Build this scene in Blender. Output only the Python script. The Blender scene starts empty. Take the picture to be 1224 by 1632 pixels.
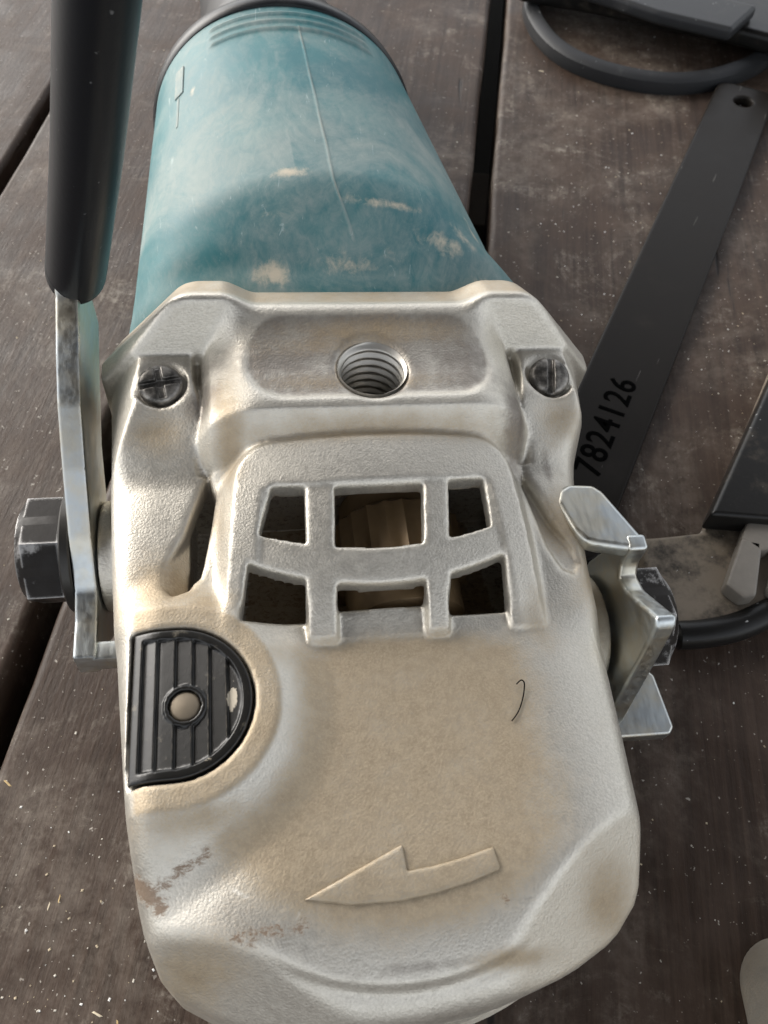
import bpy, bmesh, math, random
import numpy as np
from mathutils import Vector, Matrix
R = math.radians
rng = random.Random(7); nrng = np.random.default_rng(7)
sc = bpy.context.scene; COL = sc.collection

# ------------------------------------------------------------------ camera
cam_d = bpy.data.cameras.new('camera'); cam = bpy.data.objects.new('camera', cam_d); COL.objects.link(cam)
cam.location = (0, 0, .200); cam.rotation_euler = (R(32), 0, 0)
cam_d.sensor_fit = 'VERTICAL'; cam_d.sensor_height = 24; cam_d.lens = 24 * 1250 / 1632
cam_d.clip_start = .01; cam_d.clip_end = 100
cam_d.dof.use_dof = True; cam_d.dof.focus_distance = .165; cam_d.dof.aperture_fstop = 22
sc.camera = cam
# ------------------------------------------------------------------ sky and sun (bright shade, soft light)
SUN_AZ, SUN_EL = R(-52), R(32)           # azimuth from +Y towards +X
w = bpy.data.worlds.new('World'); sc.world = w; w.use_nodes = True
nt = w.node_tree; nt.nodes.clear()
sky = nt.nodes.new('ShaderNodeTexSky'); sky.sky_type = 'NISHITA'; sky.sun_disc = False
sky.sun_elevation = SUN_EL; sky.sun_rotation = SUN_AZ; sky.air_density = 1.0; sky.dust_density = 2.5; sky.ozone_density = 1.0
hs = nt.nodes.new('ShaderNodeHueSaturation'); hs.inputs['Saturation'].default_value = .20
bg = nt.nodes.new('ShaderNodeBackground'); bg.inputs['Strength'].default_value = .15
wo = nt.nodes.new('ShaderNodeOutputWorld')
nt.links.new(sky.outputs[0], hs.inputs['Color']); nt.links.new(hs.outputs[0], bg.inputs[0]); nt.links.new(bg.outputs[0], wo.inputs[0])
sun_d = bpy.data.lights.new('sun', 'SUN'); sun = bpy.data.objects.new('sun', sun_d); COL.objects.link(sun)
sun_d.energy = .62; sun_d.angle = R(42); sun_d.color = (1, .90, .76)
sd = Vector((math.sin(SUN_AZ) * math.cos(SUN_EL), math.cos(SUN_AZ) * math.cos(SUN_EL), math.sin(SUN_EL)))
sun.rotation_euler = sd.to_track_quat('Z', 'Y').to_euler(); sun.location = sd * 2
vs = sc.view_settings; vs.view_transform = 'Standard'; vs.look = 'None'; vs.exposure = 1.22; vs.gamma = 1; vs.use_curve_mapping = False

# ------------------------------------------------------------------ helpers: objects
def tag(o, label=None, cat=None, group=None, kind=None):
    for k, v in (('label', label), ('category', cat), ('group', group), ('kind', kind)):
        if v: o[k] = v
    return o
def empty(name, loc=(0, 0, 0), rot=(0, 0, 0)):
    o = bpy.data.objects.new(name, None); COL.objects.link(o); o.location = loc; o.rotation_euler = rot
    o.empty_display_size = .02
    return o
def mesh_obj(name, verts, faces, mat, parent=None, smooth=True, autosmooth=None):
    """verts in millimetres"""
    me = bpy.data.meshes.new(name)
    v = np.asarray(verts, dtype=np.float64) * .001
    if isinstance(faces, np.ndarray):
        nf = len(faces); k = faces.shape[1]
        me.vertices.add(len(v)); me.vertices.foreach_set('co', v.astype(np.float32).ravel())
        me.loops.add(nf * k); me.loops.foreach_set('vertex_index', faces.astype(np.int32).ravel())
        me.polygons.add(nf); me.polygons.foreach_set('loop_start', np.arange(0, nf * k, k, dtype=np.int32))
        me.update(calc_edges=True)
    else:
        me.from_pydata([tuple(p) for p in v], [], faces)
    me.validate()
    if smooth: me.polygons.foreach_set('use_smooth', np.ones(len(me.polygons), bool))
    if autosmooth is not None: me.set_sharp_from_angle(angle=R(autosmooth))
    me.materials.append(mat)
    o = bpy.data.objects.new(name, me); COL.objects.link(o); o.parent = parent
    return o
def bm_obj(name, bm, mat, parent=None, sharp=35):
    bmesh.ops.recalc_face_normals(bm, faces=bm.faces)
    me = bpy.data.meshes.new(name); bm.to_mesh(me); bm.free()
    me.transform(Matrix.Scale(.001, 4))
    me.polygons.foreach_set('use_smooth', np.ones(len(me.polygons), bool)); me.set_sharp_from_angle(angle=R(sharp))
    me.materials.append(mat)
    o = bpy.data.objects.new(name, me); COL.objects.link(o); o.parent = parent
    wn = o.modifiers.new('weighted', 'WEIGHTED_NORMAL'); wn.mode = 'FACE_AREA'; wn.weight = 100; wn.keep_sharp = True
    return o
def prism_bm(pts, vec, bevel=0, seg=2, bm=None):
    """closed polygon pts (3-D, mm) extruded along vec, its edges bevelled"""
    own = bm or bmesh.new()
    b = bmesh.new(); vec = Vector(vec)
    lo = [b.verts.new(Vector(p)) for p in pts]; hi = [b.verts.new(Vector(p) + vec) for p in pts]
    b.faces.new(lo); b.faces.new(hi[::-1])
    n = len(pts)
    for i in range(n): b.faces.new((lo[i], hi[i], hi[(i + 1) % n], lo[(i + 1) % n]))
    bmesh.ops.recalc_face_normals(b, faces=b.faces)
    if bevel: bmesh.ops.bevel(b, geom=b.edges[:], offset=bevel, segments=seg, profile=.5, affect='EDGES', clamp_overlap=True)
    me = bpy.data.meshes.new('tmp'); b.to_mesh(me); b.free(); own.from_mesh(me); bpy.data.meshes.remove(me)
    return own
def lathe(profile, axis='Z', seg=64, center=(0, 0, 0), rfun=None):
    """profile list of (r, h) in mm -> verts, quads; ends capped when r == 0"""
    V = []; F = []
    for (r, h) in profile:
        for j in range(seg):
            a = 2 * math.pi * j / seg
            rr = r if rfun is None else rfun(r, h, a)
            c, s = rr * math.cos(a), rr * math.sin(a)
            p = (c, s, h) if axis == 'Z' else ((h, c, s) if axis == 'X' else (s, h, c))
            V.append((p[0] + center[0], p[1] + center[1], p[2] + center[2]))
    for i in range(len(profile) - 1):
        for j in range(seg):
            k = (j + 1) % seg
            F.append((i * seg + j, i * seg + k, (i + 1) * seg + k, (i + 1) * seg + j))
    return V, F
def sweep(path, rx, ry, side, seg=28, cap=3.0):
    """elliptical tube along path (mm); side = direction of the rx axis"""
    P = [Vector(p) for p in path]; side = Vector(side); V = []; F = []
    rings = []
    for i, p in enumerate(P):
        t = (P[min(i + 1, len(P) - 1)] - P[max(i - 1, 0)]).normalized()
        a = (side - t * side.dot(t)).normalized(); b = t.cross(a)
        rings.append((p, t, a, b, 1.0))
    p, t, a, b, _ = rings[0]; pre = [(p + t * (cap * (1 - math.cos(q)) - 0), t, a, b, 1 - (cap / rx) * (1 - math.sin(q))) for q in (0.05, .5, 1.0)]
    p2, t2, a2, b2, _ = rings[-1]; post = [(p2 - t2 * (cap * (1 - math.cos(q))), t2, a2, b2, 1 - (cap / rx) * (1 - math.sin(q))) for q in (1.0, .5, 0.05)]
    rings = pre + rings[1:-1] + post
    for (p, t, a, b, s) in rings:
        for j in range(seg):
            q = 2 * math.pi * j / seg
            V.append(tuple(p + a * (rx * s * math.cos(q)) + b * (ry * s * math.sin(q))))
    for i in range(len(rings) - 1):
        for j in range(seg):
            k = (j + 1) % seg
            F.append((i * seg + j, i * seg + k, (i + 1) * seg + k, (i + 1) * seg + j))
    n = len(rings)
    F.append(tuple(range(seg - 1, -1, -1))); F.append(tuple((n - 1) * seg + j for j in range(seg)))
    return V, F

# ------------------------------------------------------------------ helpers: distance fields
def smax(a, b, k):
    h = np.maximum(k - np.abs(a - b), 0) / k
    return np.maximum(a, b) + h * h * k * .25
def smin(a, b, k): return -smax(-a, -b, k)
def sstep(a, b, x):
    t = np.clip((x - a) / (b - a), 0, 1); return t * t * (3 - 2 * t)
def sd_poly(px, py, poly):
    """signed distance (negative inside) on arrays px, py"""
    d = np.full(np.broadcast(px, py).shape, 1e9, np.float32); s = np.ones(d.shape, np.float32)
    n = len(poly)
    for i in range(n):
        ax, ay = poly[i]; bx, by = poly[i - 1]
        ex, ey = bx - ax, by - ay; wx, wy = px - ax, py - ay
        t = np.clip((wx * ex + wy * ey) / (ex * ex + ey * ey), 0, 1)
        d = np.minimum(d, (wx - ex * t) ** 2 + (wy - ey * t) ** 2)
        c1 = py >= ay; c2 = py < by; c3 = ex * wy > ey * wx
        flip = (c1 & c2 & c3) | (~c1 & ~c2 & ~c3)
        s = np.where(flip, -s, s)
    return s * np.sqrt(d)
def sd_rbox(x, y, hx, hy, r):
    dx = np.abs(x) - hx + r; dy = np.abs(y) - hy + r
    return np.hypot(np.maximum(dx, 0), np.maximum(dy, 0)) + np.minimum(np.maximum(dx, dy), 0) - r
def surface_nets(Fv, org, h):
    ins = Fv < 0
    c = np.zeros(tuple(n - 1 for n in Fv.shape), np.uint8)
    offs = [(i, j, k) for i in (0, 1) for j in (0, 1) for k in (0, 1)]
    nx, ny, nz = c.shape
    for (i, j, k) in offs: c += ins[i:i + nx, j:j + ny, k:k + nz]
    act = np.argwhere((c > 0) & (c < 8)); N = len(act)
    vals = np.stack([Fv[act[:, 0] + i, act[:, 1] + j, act[:, 2] + k] for (i, j, k) in offs], 1)
    acc = np.zeros((N, 3)); cnt = np.zeros(N)
    oc = np.array(offs, float)
    for a in range(8):
        for b in range(a + 1, 8):
            if np.abs(oc[a] - oc[b]).sum() != 1: continue
            m = (vals[:, a] < 0) != (vals[:, b] < 0)
            t = vals[m, a] / (vals[m, a] - vals[m, b])
            acc[m] += oc[a] + (oc[b] - oc[a]) * t[:, None]; cnt[m] += 1
    V = (act + acc / cnt[:, None]) * h + np.array(org)
    idx = np.full(c.shape, -1, np.int32); idx[tuple(act.T)] = np.arange(N)
    Q = []
    for ax in range(3):
        u, v = (ax + 1) % 3, (ax + 2) % 3
        sl0 = [slice(None)] * 3; sl1 = [slice(None)] * 3
        sl0[ax] = slice(0, -1); sl1[ax] = slice(1, None)
        d = ins[tuple(sl0)] != ins[tuple(sl1)]
        e = np.argwhere(d)
        e = e[(e[:, u] > 0) & (e[:, v] > 0) & (e[:, u] < Fv.shape[u] - 1) & (e[:, v] < Fv.shape[v] - 1)]
        pos = ins[tuple(e.T)]
        def cell(du, dv):
            q = e.copy(); q[:, u] += du; q[:, v] += dv; return idx[tuple(q.T)]
        quad = np.stack([cell(-1, -1), cell(0, -1), cell(0, 0), cell(-1, 0)], 1)
        quad[~pos] = quad[~pos][:, ::-1]
        Q.append(quad)
    return V, np.concatenate(Q)
def grid3(x0, x1, y0, y1, z0, z1, h):
    ax = [np.arange(a, b + h, h, dtype=np.float32) for a, b in ((x0, x1), (y0, y1), (z0, z1))]
    return ax[0][:, None, None], ax[1][None, :, None], ax[2][None, None, :], (x0, y0, z0)
def set_attr(o, name, arr):
    at = o.data.attributes.new(name, 'FLOAT', 'POINT'); at.data.foreach_set('value', np.asarray(arr, np.float32))

# ------------------------------------------------------------------ helpers: materials
class Mat:
    def __init__(s, name):
        s.m = bpy.data.materials.new(name); s.m.use_nodes = True; s.t = s.m.node_tree; s.t.nodes.clear()
        s.out = s.n('ShaderNodeOutputMaterial'); s.b = s.n('ShaderNodeBsdfPrincipled')
        s.t.links.new(s.b.outputs[0], s.out.inputs[0]); s.tc = s.n('ShaderNodeTexCoord')
    def n(s, ty, **kw):
        x = s.t.nodes.new(ty)
        for k, v in kw.items(): setattr(x, k, v)
        return x
    def put(s, sock, v):
        if hasattr(v, 'is_output') or isinstance(v, bpy.types.NodeSocket): s.t.links.new(v, sock)
        elif isinstance(v, (tuple, list)) and len(v) == 3 and sock.type == 'RGBA': sock.default_value = (*v, 1)
        else: sock.default_value = v
    def set(s, **kw):
        for k, v in kw.items(): s.put(s.b.inputs[k.replace('_', ' ')], v)
        return s
    def coord(s, scale=(1, 1, 1), which='Object'):
        mp = s.n('ShaderNodeMapping'); s.t.links.new(s.tc.outputs[which], mp.inputs[0]); mp.inputs['Scale'].default_value = scale
        return mp.outputs[0]
    def noise(s, scale, detail=4, rough=.55, vec=None, dist=0.0):
        x = s.n('ShaderNodeTexNoise'); x.inputs['Scale'].default_value = scale; x.inputs['Detail'].default_value = detail
        x.inputs['Roughness'].default_value = rough; x.inputs['Distortion'].default_value = dist
        s.t.links.new(vec or s.tc.outputs['Object'], x.inputs['Vector']); return x.outputs[0]
    def voro(s, scale, vec=None, feat='F1'):
        x = s.n('ShaderNodeTexVoronoi', feature=feat); x.inputs['Scale'].default_value = scale
        s.t.links.new(vec or s.tc.outputs['Object'], x.inputs['Vector']); return x.outputs['Distance']
    def ramp(s, v, a, b, lo=0., hi=1.):
        x = s.n('ShaderNodeMapRange', interpolation_type='SMOOTHSTEP'); s.put(x.inputs[0], v)
        for i, q in zip((1, 2, 3, 4), (a, b, lo, hi)): x.inputs[i].default_value = q
        return x.outputs[0]
    def math(s, op, a, b=0.):
        x = s.n('ShaderNodeMath', operation=op); s.put(x.inputs[0], a); s.put(x.inputs[1], b); return x.outputs[0]
    def mix(s, f, a, b):
        x = s.n('ShaderNodeMix', data_type='RGBA'); s.put(x.inputs[0], f); s.put(x.inputs[6], a); s.put(x.inputs[7], b); return x.outputs[2]
    def mixf(s, f, a, b):
        x = s.n('ShaderNodeMix', data_type='FLOAT'); s.put(x.inputs[0], f); s.put(x.inputs[2], a); s.put(x.inputs[3], b); return x.outputs[0]
    def attr(s, name):
        x = s.n('ShaderNodeAttribute', attribute_name=name); return x.outputs['Fac']
    def bump(s, h, strength=.3, dist=.0003, prev=None):
        x = s.n('ShaderNodeBump'); x.inputs['Strength'].default_value = strength; x.inputs['Distance'].default_value = dist
        s.put(x.inputs['Height'], h)
        if prev is not None: s.t.links.new(prev, x.inputs['Normal'])
        s.t.links.new(x.outputs[0], s.b.inputs['Normal']); return x.outputs[0]
    def edge(s, radius=.0008, lo=.0, hi=.06):
        bv = s.n('ShaderNodeBevel', samples=6); bv.inputs['Radius'].default_value = radius
        ge = s.n('ShaderNodeNewGeometry'); d = s.n('ShaderNodeVectorMath', operation='DOT_PRODUCT')
        s.t.links.new(bv.outputs[0], d.inputs[0]); s.t.links.new(ge.outputs['Normal'], d.inputs[1])
        return s.ramp(s.math('SUBTRACT', 1., d.outputs['Value']), lo, hi)

def mat_cast():
    m = Mat('cast_aluminium')
    n1 = m.noise(120, 5, .6); n2 = m.noise(520, 4, .6); n3 = m.noise(2000, 4, .75)
    dust = m.ramp(m.math('ADD', m.attr('dust'), m.math('ADD', m.math('MULTIPLY', m.math('SUBTRACT', n1, .5), .8), m.math('MULTIPLY', m.math('SUBTRACT', n3, .5), 1.1))), .06, .98, 0, .76)
    smud = m.ramp(m.math('ADD', m.attr('smudge'), m.math('ADD', m.math('MULTIPLY', m.math('SUBTRACT', n2, .5), .5), m.math('MULTIPLY', m.math('SUBTRACT', n1, .5), .9))), .20, .95, 0, .80)
    rust_shade = m.ramp(m.math('ADD', m.attr('rust_shade'), m.math('MULTIPLY', m.math('SUBTRACT', m.noise(520, 8, .78, m.coord((1, 1.8, 1)), .6), .5), 1.7)), .38, .66, 0, .85)
    silver = m.mix(m.ramp(n3, .36, .64), (.57, .54, .475), (.67, .635, .565))
    dcol = m.mix(m.ramp(m.math('ADD', m.math('MULTIPLY', n2, .4), m.math('MULTIPLY', n3, .6)), .36, .62), (.28, .20, .105), (.39, .295, .175))  # tan serves both dust and the reflection painted on the front panel
    c = m.mix(smud, silver, (.20, .175, .155)); c = m.mix(dust, c, dcol); c = m.mix(rust_shade, c, (.16, .095, .05))
    # faint scratches
    sv = m.coord((260, 2300, 400)); scr = m.ramp(m.noise(1, 2, .5, sv, .3), .70, .74, 0, .25)
    c = m.mix(scr, c, (.34, .32, .29))
    c = m.mix(m.ramp(m.attr('scratch'), .3, .8, 0, .8), c, (.86, .84, .78))
    met = m.mixf(dust, .90, .45); met = m.mixf(rust_shade, met, 0.)
    m.set(Base_Color=c, Metallic=met, Roughness=m.mixf(dust, m.ramp(n2, .2, .8, .44, .54), .62))
    g = m.math('ADD', m.math('MULTIPLY', n3, .35), m.math('ADD', m.math('MULTIPLY', m.voro(2300), -.55), m.math('MULTIPLY', m.voro(1350), -.35)))
    b1 = m.bump(g, .27, .00026); m.bump(n1, .07, .0010, b1)
    return m.m
def mat_teal():
    m = Mat('teal_plastic')
    sw = m.noise(34, 8, .70, m.coord((1, .8, 1)), 1.0); fine = m.noise(330, 6, .75, m.coord((1, .5, 1)), .8); big = m.noise(13, 4, .6)
    d = m.math('ADD', m.attr('dust'), m.math('ADD', m.math('MULTIPLY', m.math('SUBTRACT', sw, .5), 2.0), m.math('ADD', m.math('MULTIPLY', m.math('SUBTRACT', fine, .5), .8), m.math('MULTIPLY', m.math('SUBTRACT', big, .5), .6))))
    dust = m.ramp(d, .0, 1.1, .03, .74)
    cn = m.math('ADD', m.math('MULTIPLY', m.math('SUBTRACT', m.noise(110, 8, .75), .5), 1.5), m.math('MULTIPLY', m.math('SUBTRACT', fine, .5), .7))
    cake = m.ramp(m.math('ADD', m.attr('cake'), cn), .30, .86, 0, .85)
    base = m.mix(m.ramp(m.noise(40, 3), .3, .7), (.012, .120, .142), (.019, .155, .172))
    c = m.mix(dust, base, (.37, .395, .365)); c = m.mix(cake, c, (.60, .52, .40))
    scr = m.ramp(m.noise(1, 4, .65, m.coord((700, 90, 400)), 1.2), .64, .74, 0, .4)
    c = m.mix(scr, c, (.50, .57, .56))
    m.set(Base_Color=c, Roughness=m.mixf(dust, .48, .78)); m.b.inputs['Specular IOR Level'].default_value = .35
    m.bump(m.math('ADD', fine, m.math('MULTIPLY', cake, 1.2)), .22, .0005)
    return m.m
def mat_rubber(name, base=(.018, .019, .021), rough=.42, dustf=.25, dcol=(.22, .21, .20), t0=.52, t1=.78):
    m = Mat(name); n = m.noise(180, 5, .7); f = m.noise(900, 3, .6)
    d = m.ramp(m.math('ADD', m.math('MULTIPLY', n, .5), m.math('MULTIPLY', m.noise(38, 6, .65), .5)), t0, t1, 0, dustf); spk = m.ramp(m.noise(620, 2, .5), .74, .78, 0, min(1, dustf * 2))
    c = m.mix(d, base, dcol); c = m.mix(spk, c, (.5, .5, .5))
    m.set(Base_Color=c, Roughness=m.mixf(d, rough, .8)); m.b.inputs['Specular IOR Level'].default_value = .28; m.bump(f, .12, .0002)
    return m.m
def mat_zinc():
    m = Mat('zinc_plated_steel'); n = m.noise(90, 5, .65); f = m.noise(700, 4, .7, m.coord((1, .25, 1)))
    c = m.mix(m.ramp(n, .35, .65), (.56, .60, .61), (.62, .59, .50))
    c = m.mix(m.ramp(m.noise(260, 5, .75), .58, .85, 0, .35), c, (.40, .36, .27))
    m.set(Base_Color=c, Metallic=1., Roughness=m.ramp(f, .25, .75, .30, .46)); m.bump(f, .10, .0002)
    return m.m
def mat_bolt():
    m = Mat('blackened_worn_steel'); n = m.noise(160, 7, .7); e = m.edge(.0014, .002, .09)
    worn = m.math('MAXIMUM', m.ramp(m.math('ADD', e, m.math('MULTIPLY', m.math('SUBTRACT', n, .5), 1.0)), .42, .66), m.ramp(m.noise(95, 8, .72), .54, .64, 0, .6))
    c = m.mix(worn, (.012, .0095, .008), (.50, .49, .48))
    m.set(Base_Color=c, Metallic=m.mixf(worn, .0, .9), Roughness=m.ramp(n, .3, .7, .38, .58)); m.b.inputs['Specular IOR Level'].default_value = .22; m.bump(n, .25, .0004)
    return m.m
def mat_screw():
    m = Mat('dirty_screw_steel'); n = m.noise(260, 6, .65)
    c = m.mix(m.ramp(n, .36, .70), (.05, .047, .043), (.34, .32, .29))
    m.set(Base_Color=c, Metallic=.7, Roughness=.42); m.bump(n, .35, .0005); return m.m
def mat_button():
    m = Mat('black_button_plastic'); n = m.noise(330, 5, .7); e = m.edge(.0006, .004, .10)
    d = m.math('MAXIMUM', m.ramp(n, .60, .80, 0, .35), m.ramp(m.math('MULTIPLY', e, m.noise(500, 3, .6)), .40, .62, 0, .35))
    c = m.mix(d, (.009, .0085, .0075), (.36, .31, .23))
    cake = m.ramp(m.math('ADD', m.attr('dust'), m.math('MULTIPLY', m.math('SUBTRACT', m.noise(420, 4, .7), .5), 1.0)), .5, .6)
    c = m.mix(cake, c, (.52, .46, .36))
    m.set(Base_Color=c, Roughness=m.mixf(d, .33, .75)); m.bump(n, .15, .0003); return m.m
def mat_wrench():
    m = Mat('black_oxide_steel'); n = m.noise(60, 5, .6); f = m.noise(800, 3)
    scr = m.ramp(m.noise(1, 2, .5, m.coord((900, 60, 300)), .5), .735, .75, 0, .35)
    c = m.mix(m.ramp(n, .55, .8, 0, .5), (.013, .0110, .0092), (.026, .022, .019)); c = m.mix(scr, c, (.25, .24, .22))
    m.set(Base_Color=c, Metallic=.0, Roughness=m.ramp(n, .3, .7, .28, .40)); m.b.inputs['Specular IOR Level'].default_value = .13; m.bump(f, .06, .0002); return m.m
def plain(name, col, rough=.5, metal=0.):
    m = Mat(name); n = m.noise(400, 4, .6)
    c = m.mix(n, tuple(x * .8 for x in col), tuple(min(1, x * 1.2) for x in col))
    m.set(Base_Color=c, Roughness=rough, Metallic=metal); return m.m
def mat_deck():
    m = Mat('stained_deck_board')
    oi = m.n('ShaderNodeObjectInfo'); add = m.n('ShaderNodeVectorMath', operation='ADD')
    rs = m.n('ShaderNodeVectorMath', operation='SCALE'); rs.inputs[0].default_value = (3.1, 7.7, 1.3); m.t.links.new(oi.outputs['Random'], rs.inputs['Scale'])
    m.t.links.new(m.tc.outputs['Object'], add.inputs[0]); m.t.links.new(rs.outputs[0], add.inputs[1]); P = add.outputs[0]
    def co(sx, sy, sz=1):
        mp = m.n('ShaderNodeMapping'); m.t.links.new(P, mp.inputs[0]); mp.inputs['Scale'].default_value = (sx, sy, sz); return mp.outputs[0]
    grain = m.noise(1, 7, .7, co(330, 11, 60), .7); mot = m.noise(34, 6, .65, P, .4); weave = m.noise(1, 3, .6, co(900, 240, 200))
    crack = m.ramp(m.noise(1, 4, .6, co(110, 5, 20), .6), .345, .30)
    c = m.mix(m.ramp(grain, .3, .7), (.026, .0155, .0100), (.060, .038, .0265))
    c = m.mix(m.ramp(mot, .42, .66, 0, .55), c, (.084, .058, .044))
    pale = m.math('MULTIPLY', m.ramp(m.noise(24, 8, .78, P, 1.2), .50, .74), m.ramp(m.math('ADD', m.noise(420, 6, .8, P), m.math('MULTIPLY', m.math('SUBTRACT', grain, .5), .6)), .42, .64))
    c = m.mix(m.math('MULTIPLY', pale, .62), c, (.40, .36, .30))
    broad = m.math('MULTIPLY', m.ramp(m.noise(9, 7, .7, P, 1.0), .47, .70), m.ramp(m.noise(160, 6, .75, P), .30, .66))
    c = m.mix(m.math('MULTIPLY', broad, .45), c, (.30, .255, .21))
    specks = m.math('MULTIPLY', m.ramp(m.noise(650, 2, .6, P), .685, .73), m.ramp(mot, .36, .56, .25, 1.))
    c = m.mix(m.math('MULTIPLY', specks, .75), c, (.52, .48, .42))
    c = m.mix(crack, c, (.018, .014, .012))
    m.set(Base_Color=c, Roughness=m.ramp(mot, .3, .7, .46, .66)); m.b.inputs['Specular IOR Level'].default_value = .27
    h = m.math('ADD', m.math('MULTIPLY', grain, .6), m.math('ADD', m.math('MULTIPLY', weave, .5), m.math('MULTIPLY', crack, -1.2)))
    b = m.bump(h, .40, .0006); m.bump(mot, .25, .0015, b)
    return m.m

CAST = mat_cast(); TEAL = mat_teal(); ZINC = mat_zinc(); BOLT = mat_bolt(); SCREW = mat_screw(); BTN = mat_button(); WRENCH = mat_wrench(); DECK = mat_deck()
GRIP = mat_rubber('black_grip_rubber', (.009, .010, .012), .36, .10); BLACKP = mat_rubber('black_dusty_plastic', (.010, .0095, .009), .34, .34, (.20, .165, .125))
FOOTP = mat_rubber('black_plastic_caked_with_dust', (.012, .011, .010), .36, .80, (.26, .215, .165), .30, .56)
PADP = plain('worn_grey_plastic', (.17, .155, .135), .38)
GREYR = mat_rubber('grey_dusty_rubber', (.026, .027, .029), .45, .45, (.15, .147, .142))
INK = plain('black_stamp', (.003, .003, .003), 1.0); INK.node_tree.nodes['Principled BSDF'].inputs['Specular IOR Level'].default_value = 0.; STEEL = plain('bare_thread_steel', (.44, .42, .38), .38, .8); DARKW = plain('dark_joist_wood', (.10, .075, .05), .8); SOIL = plain('dark_soil', (.012, .010, .008), .95)

# ------------------------------------------------------------------ deck
TH = R(7)
deck = tag(empty('deck', (0, 0, 0), (0, 0, -TH)), 'dark brown stained timber deck boards under the tools', None, None, 'structure')
GAPS = [(-700, 6), (-592, 6), (-490, 6), (-388, 6), (-290, 6), (-191, 5.5), (-105.5, 7.5), (5.2, 8.5), (152, 8), (262, 7), (370, 7), (480, 7), (590, 7)]
for i in range(len(GAPS) - 1):
    u0 = GAPS[i][0] + GAPS[i][1] / 2; u1 = GAPS[i + 1][0] - GAPS[i + 1][1] / 2; cx = (u0 + u1) / 2; hw = (u1 - u0) / 2; th = 38
    # cross-section with worn rounded arrises, a hair of cup, waviness along the length
    prof = []
    for q in (0, 30, 60, 90): prof.append((hw - 2.6 + 2.6 * math.cos(R(90 - q)) if q else hw - 2.6, -2.6 + 2.6 * math.cos(R(q))))
    prof = [(hw - 2.6 + 2.6 * math.sin(R(q)), -2.6 + 2.6 * math.cos(R(q))) for q in (0, 30, 60, 90)]
    sec = [(-x, z) for x, z in prof[::-1]] + prof + [(hw, -th), (-hw, -th)]
    ys = np.linspace(-500, 1000, 151); V = []; F = []; ph = rng.uniform(0, 9)
    for y in ys:
        wob = .35 * math.sin(y * .031 + ph) + .25 * math.sin(y * .083 + 2 * ph) + nrng.normal(0, .10)
        for (x, z) in sec: V.append((x + wob * (1 if x > 0 else -1) * .7, y, z))
    n = len(sec)
    for a in range(len(ys) - 1):
        for b in range(n): F.append((a * n + b, a * n + (b + 1) % n, (a + 1) * n + (b + 1) % n, (a + 1) * n + b))
    F.append(tuple(range(n))); F.append(tuple((len(ys) - 1) * n + b for b in range(n))[::-1])
    bmx = bmesh.new(); vv = [bmx.verts.new(p) for p in V]
    for f in F: bmx.faces.new([vv[q] for q in f])
    o = bm_obj('plank', bmx, DECK, deck, 50); o.location = (cx * .001, 0, 0)
for y in (330, -60):
    bmx = prism_bm([(-720, y - 20, -39), (620, y - 20, -39), (620, y + 20, -39), (-720, y + 20, -39)], (0, 0, -90), 1.5)
    bm_obj('joist', bmx, DARKW, deck)
gv = [(-3000, -3000, -132), (3000, -3000, -132), (3000, 3000, -132), (-3000, 3000, -132)]
tag(mesh_obj('ground', gv, [(0, 1, 2, 3)], SOIL, None, False), None, None, None, 'structure')

# unseen roof added overhead to shade the deck and darken metal reflections
bmx = prism_bm([(-1700, -1500, 2250), (1700, -1500, 2250), (1700, 1900, 2250), (-1700, 1900, 2250)], (0, 0, 60))
tag(bm_obj('added_roof', bmx, plain('added_roof_wood', (.30, .20, .11), .7), None), 'unseen brown roof added above the deck to shade it', None, None, 'structure')

# ------------------------------------------------------------------ the grinder
ROLL, HEAD = R(6), R(7)
M3 = Matrix.Rotation(HEAD, 3, 'Z') @ Matrix.Rotation(ROLL, 3, 'Y')
T0 = Matrix.Rotation(HEAD, 3, 'Z') @ Vector((6.5, 111, 40)) - M3 @ Vector((0, 0, 40))
grinder = tag(empty('angle_grinder', T0 * .001, (0, ROLL, HEAD)), 'large angle grinder with dusty silver gear head and teal motor housing lying on deck', 'angle grinder')
def l2w(p): return M3 @ Vector(p) + T0

SPX, SPY = -2., -62.                     # spindle axis
BX, BY = -40., -62.3                     # lock button centre
OUTL = [(-57.5, 18), (-55.5, -12), (-53.5, -42), (-52, -55), (-49.5, -77), (-47, -95), (-43, -105), (-32, -111.5), (-18, -114.5), (-4, -115.5), (12, -114.3), (26, -110.8),
        (36, -106.5), (42, -100.5), (43.2, -90), (44.6, -71), (45.6, -56), (46.6, -34), (49.0, -14), (54.5, 4), (57.5, 18)]
for _ in range(1):       # round the corners of the outline
    OUTL = [OUTL[0]] + [(p[0] * (1 - t) + q[0] * t, p[1] * (1 - t) + q[1] * t) for p, q in zip(OUTL[:-1], OUTL[1:]) for t in (.16, .84)] + [OUTL[-1]]
def d_button(x, y): return np.where(x < BX, np.abs(y - BY), np.hypot(x - BX, y - BY))
def z_button(x): return 62.2 - .055 * np.maximum(0, -42 - x) ** 2
def z_panel(x, y):
    ex = np.maximum(0, np.abs(x - 3) - 24); ey = np.maximum(0, -91 - y); r = np.hypot(ex, ey)
    return 58.2 - .0125 * r * r + .004 * np.clip(-70 - y, -25, 25) - .5 * np.exp(-((x - 5) / 18) ** 2 - ((y + 76) / 18) ** 2)
def hood_w(y): return 27.5 + 4.2 * np.clip((-14 - y) / 38, 0, 1.2)
def z_hood_c(y):
    t = np.clip((-14 - y) / 38, -.5, 1.4); return 72.5 - 1.5 * t - 10.3 * np.maximum(t, 0) ** 2
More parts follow.
